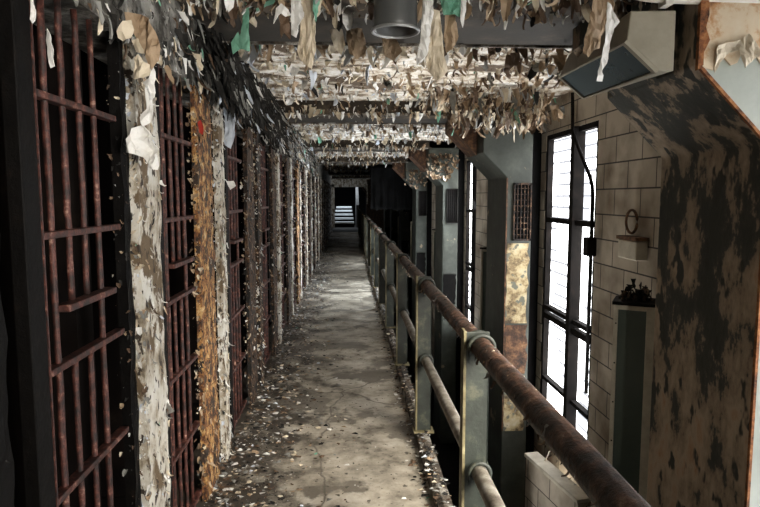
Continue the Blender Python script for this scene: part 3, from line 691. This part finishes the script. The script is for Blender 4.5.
mb = MB()
for (y0, xa, xb, za, zb, n) in ((10.6, 1.35, 2.0, 1.95, 2.4, 150), (14.8, 1.4, 2.0, 1.85, 2.3, 90)):
    for k in range(n):
        s = rnd.random() ** 2 * .09 + .02
        x = rnd.triangular(xa, xb, xa + .2)
        flake(mb, (x, y0 - .005, rnd.uniform(za, zb)), s, s * rnd.uniform(.7, 1.2), pick([0, .7, 5, 5, 0, 0, 0, 0, 0]), out=Vector((rnd.uniform(-.4, .4), -1, 0)), curl=rnd.uniform(-2, 0))
mb.build('haunch_paint_curls', FL, recalc=False, label='tan paint curls clinging to the tops of the far grey pillars', cat='peeling paint', kind='stuff')
mb = MB()
for k in range(2200):
    y = 1.5 + 16 * rnd.random() ** 1.5
    litter(rnd.uniform(.43, .52), y, rnd.random() ** 3 * .022 + .004, pick([1, 1, 1, 4, 0, 4, 2, 0, .3]))
    v = mb.v; n_ = 4
for i_, v in enumerate(mb.v): mb.v[i_] = (v[0], v[1], v[2] + .074)
mb.build('kerb_crust', FL, recalc=False, label='crust of pale paint crumbs along the top of the kerb', cat='debris', kind='stuff')

# ------------------------------------------------ large single pieces of paint
W_, CR, TN, BR, MT, SO, GY, RD, BL = FL
P = [
 ('paint_sheet', [(124, 12), (134, 9), (146, 16), (153, 28), (160, 44), (159, 60), (152, 70), (147, 57), (143, 48), (137, 42), (131, 31), (126, 24)], 1.98, TN, 'tan curled paint sheet at the top of the pale post', .05),
 ('paint_sheet', [(118, 32), (124, 22), (131, 20), (133, 29), (130, 38), (123, 41), (118, 38)], 1.93, CR, 'small cream paint scrap left of the tan sheet', .04),
 ('paint_sheet', [(131, 40), (138, 38), (141, 46), (146, 55), (137, 52)], 1.93, CR, 'cream sliver under the tan sheet', .03),
 ('paint_sheet', [(134, 58), (139, 54), (143, 62), (148, 64), (151, 74), (147, 78), (141, 79), (135, 80), (133, 70)], 1.93, CR, 'cream lump of paint below the tan sheet', .05),
 ('paint_sheet', [(152, 67), (155, 72), (151, 84), (154, 97), (151, 101), (148, 88), (142, 82), (149, 78)], 1.92, W_, 'thin forked white paint strip on the pale post', .03),
 ('paint_sheet', [(143, 82), (147, 86), (149, 100), (152, 112), (149, 122), (143, 127), (140, 118), (145, 108), (144, 95)], 1.92, W_, 'wavy white paint strip linking to the crumpled sheet', .04),
 ('paint_sheet', [(133, 129), (141, 124), (148, 131), (152, 141), (157, 148), (155, 160), (157, 170), (150, 168), (144, 158), (136, 154), (128, 152), (131, 141)], 1.92, W_, 'crumpled white paint sheet hanging on the pale post', .07),
 ('paint_sheet', [(161, 396), (168, 402), (175, 410), (168, 414), (164, 424), (160, 420)], 2.35, GY, 'grey pointed flap sticking out low on the pale post', .03),
 ('paint_sheet', [(228, 104), (233, 109), (235, 122), (234, 138), (231, 149), (226, 146), (223, 142), (226, 126), (224, 113)], 3.75, BL, 'long pale bluish paint tongue above the third gate', .03),
 ('paint_sheet', [(226, 181), (233, 181), (236, 186), (230, 190)], 3.7, W_, 'tiny white triangular scrap on the third gate', .02),
 ('paint_sheet', [(198, 122), (201, 120), (204, 127), (203, 135), (199, 132)], 2.98, RD, 'bright red scrap on top of the golden column', .02),
 ('paint_sheet', [(231, 42), (238, 31), (240, 37), (243, 22), (245, -6), (248, -6), (247, 18), (248, 30), (247, 42), (250, 52), (240, 49), (233, 54)], 2.75, MT, 'mint green paint scrap hanging above the charred shreds', .03),
 ('paint_sheet', [(274, 24), (276, 8), (281, 3), (288, 9), (291, 14), (285, 16), (281, 13), (277, 18)], 2.5, W_, 'small white hooked curl left of the long strips', .03),
 ('paint_sheet', [(279, 15), (288, 15), (291, 28), (290, 40), (284, 33), (281, 38)], 2.52, BR, 'brown underside curl beneath the white hook', .03),
 ('paint_sheet', [(291, -8), (299, -8), (300, 6), (304, 15), (299, 25), (296, 38), (291, 34), (293, 18)], 2.5, W_, 'short white strip left of the long cream strip', .03),
 ('paint_sheet', [(301, -8), (312, -8), (313, 12), (316, 28), (315, 52), (311, 68), (305, 64), (299, 57), (297, 50), (301, 32), (303, 12)], 2.54, CR, 'long cream paint strip hanging left of the lamp', .05),
 ('paint_sheet', [(313, -8), (321, -8), (318, 8), (316, 22), (313, 10)], 2.5, MT, 'thin mint strip beside the long cream strip', .02),
 ('paint_sheet', [(330, 30), (342, 28), (345, 44), (341, 55), (334, 48)], 3.1, CR, 'cream flap under the beam left of centre', .04),
 ('paint_sheet', [(346, 29), (362, 28), (366, 42), (363, 55), (356, 60), (350, 54), (347, 42)], 3.1, TN, 'rounded tan flap under the beam near the lamp', .05),
 ('paint_sheet', [(382, 38), (396, 40), (402, 52), (394, 60), (384, 56)], 3.2, TN, 'dull tan flap just below the lamp shade', .04),
 ('paint_sheet', [(424, -8), (432, -8), (434, 12), (431, 26), (429, 42), (427, 55), (418, 65), (416, 58), (421, 40), (424, 16)], 2.42, W_, 'narrow white strip right of the lamp shade', .04),
 ('paint_sheet', [(431, 8), (440, 10), (442, 30), (444, 50), (448, 70), (443, 77), (437, 81), (430, 72), (425, 64), (429, 45), (430, 25)], 2.46, CR, 'large tapering cream paint tongue right of the lamp', .05),
 ('paint_sheet', [(440, -8), (461, -8), (462, 6), (462, 17), (455, 15), (450, 12), (444, 14)], 2.46, MT, 'mint green paint flap at the top right of the lamp', .04),
 ('paint_sheet', [(445, 12), (455, 13), (456, 28), (458, 40), (453, 48), (447, 52), (444, 36)], 2.5, TN, 'tan strip beneath the mint flap', .03),
 ('paint_sheet', [(462, -8), (467, -8), (466, 10), (463, 28), (460, 20)], 2.45, W_, 'thin white curl right of the mint flap', .02),
 ('paint_sheet', [(474, 92), (485, 91), (484, 102), (487, 114), (476, 116), (473, 106)], 5.9, MT, 'pale mint scrap on the second beam', .04),
 ('paint_sheet', [(436, 103), (441, 104), (441, 116), (438, 124), (436, 114)], 6.1, MT, 'narrow mint scrap left of the larger one on the second beam', .03),
 ('paint_sheet', [(594, -6), (613, -6), (613, 10), (610, 24), (604, 34), (600, 48), (594, 50), (589, 57), (584, 53), (589, 40), (589, 20)], 2.30, TN, 'grey tan paint slab hanging in front of the light box', .04),
 ('paint_sheet', [(607, 2), (613, 8), (619, 22), (614, 29), (611, 42), (609, 62), (604, 70), (606, 79), (598, 80), (603, 70), (602, 60), (605, 42), (606, 20)], 2.22, W_, 'ragged white strip dangling across the light box glass', .03),
 ('paint_sheet', [(716, 51), (718, 45), (728, 42), (740, 40), (742, 49), (731, 52), (722, 62), (717, 72)], 2.31, CR, 'curled cream flap on the near pillar at upper right', .03),
 ('paint_sheet', [(739, 50), (744, 38), (750, 33), (756, 44), (764, 54), (752, 60), (742, 69)], 2.31, CR, 'second curled cream flap at the right edge of the photo', .03),
 ('paint_sheet', [(46, 28), (50, 34), (54, 50), (54, 66), (50, 68), (48, 54), (46, 40)], 1.75, W_, 'white paint curl inside the nearest cell', .02),
 ('paint_sheet', [(29, -6), (32, -6), (33, 14), (32, 24), (29, 18)], 1.45, W_, 'white sliver at the top of the black stile', .02),
]
for (nm, ol, Y, m, lab, bl) in P:
    sheet(nm, ol, Y, m, lab, bulge=bl)
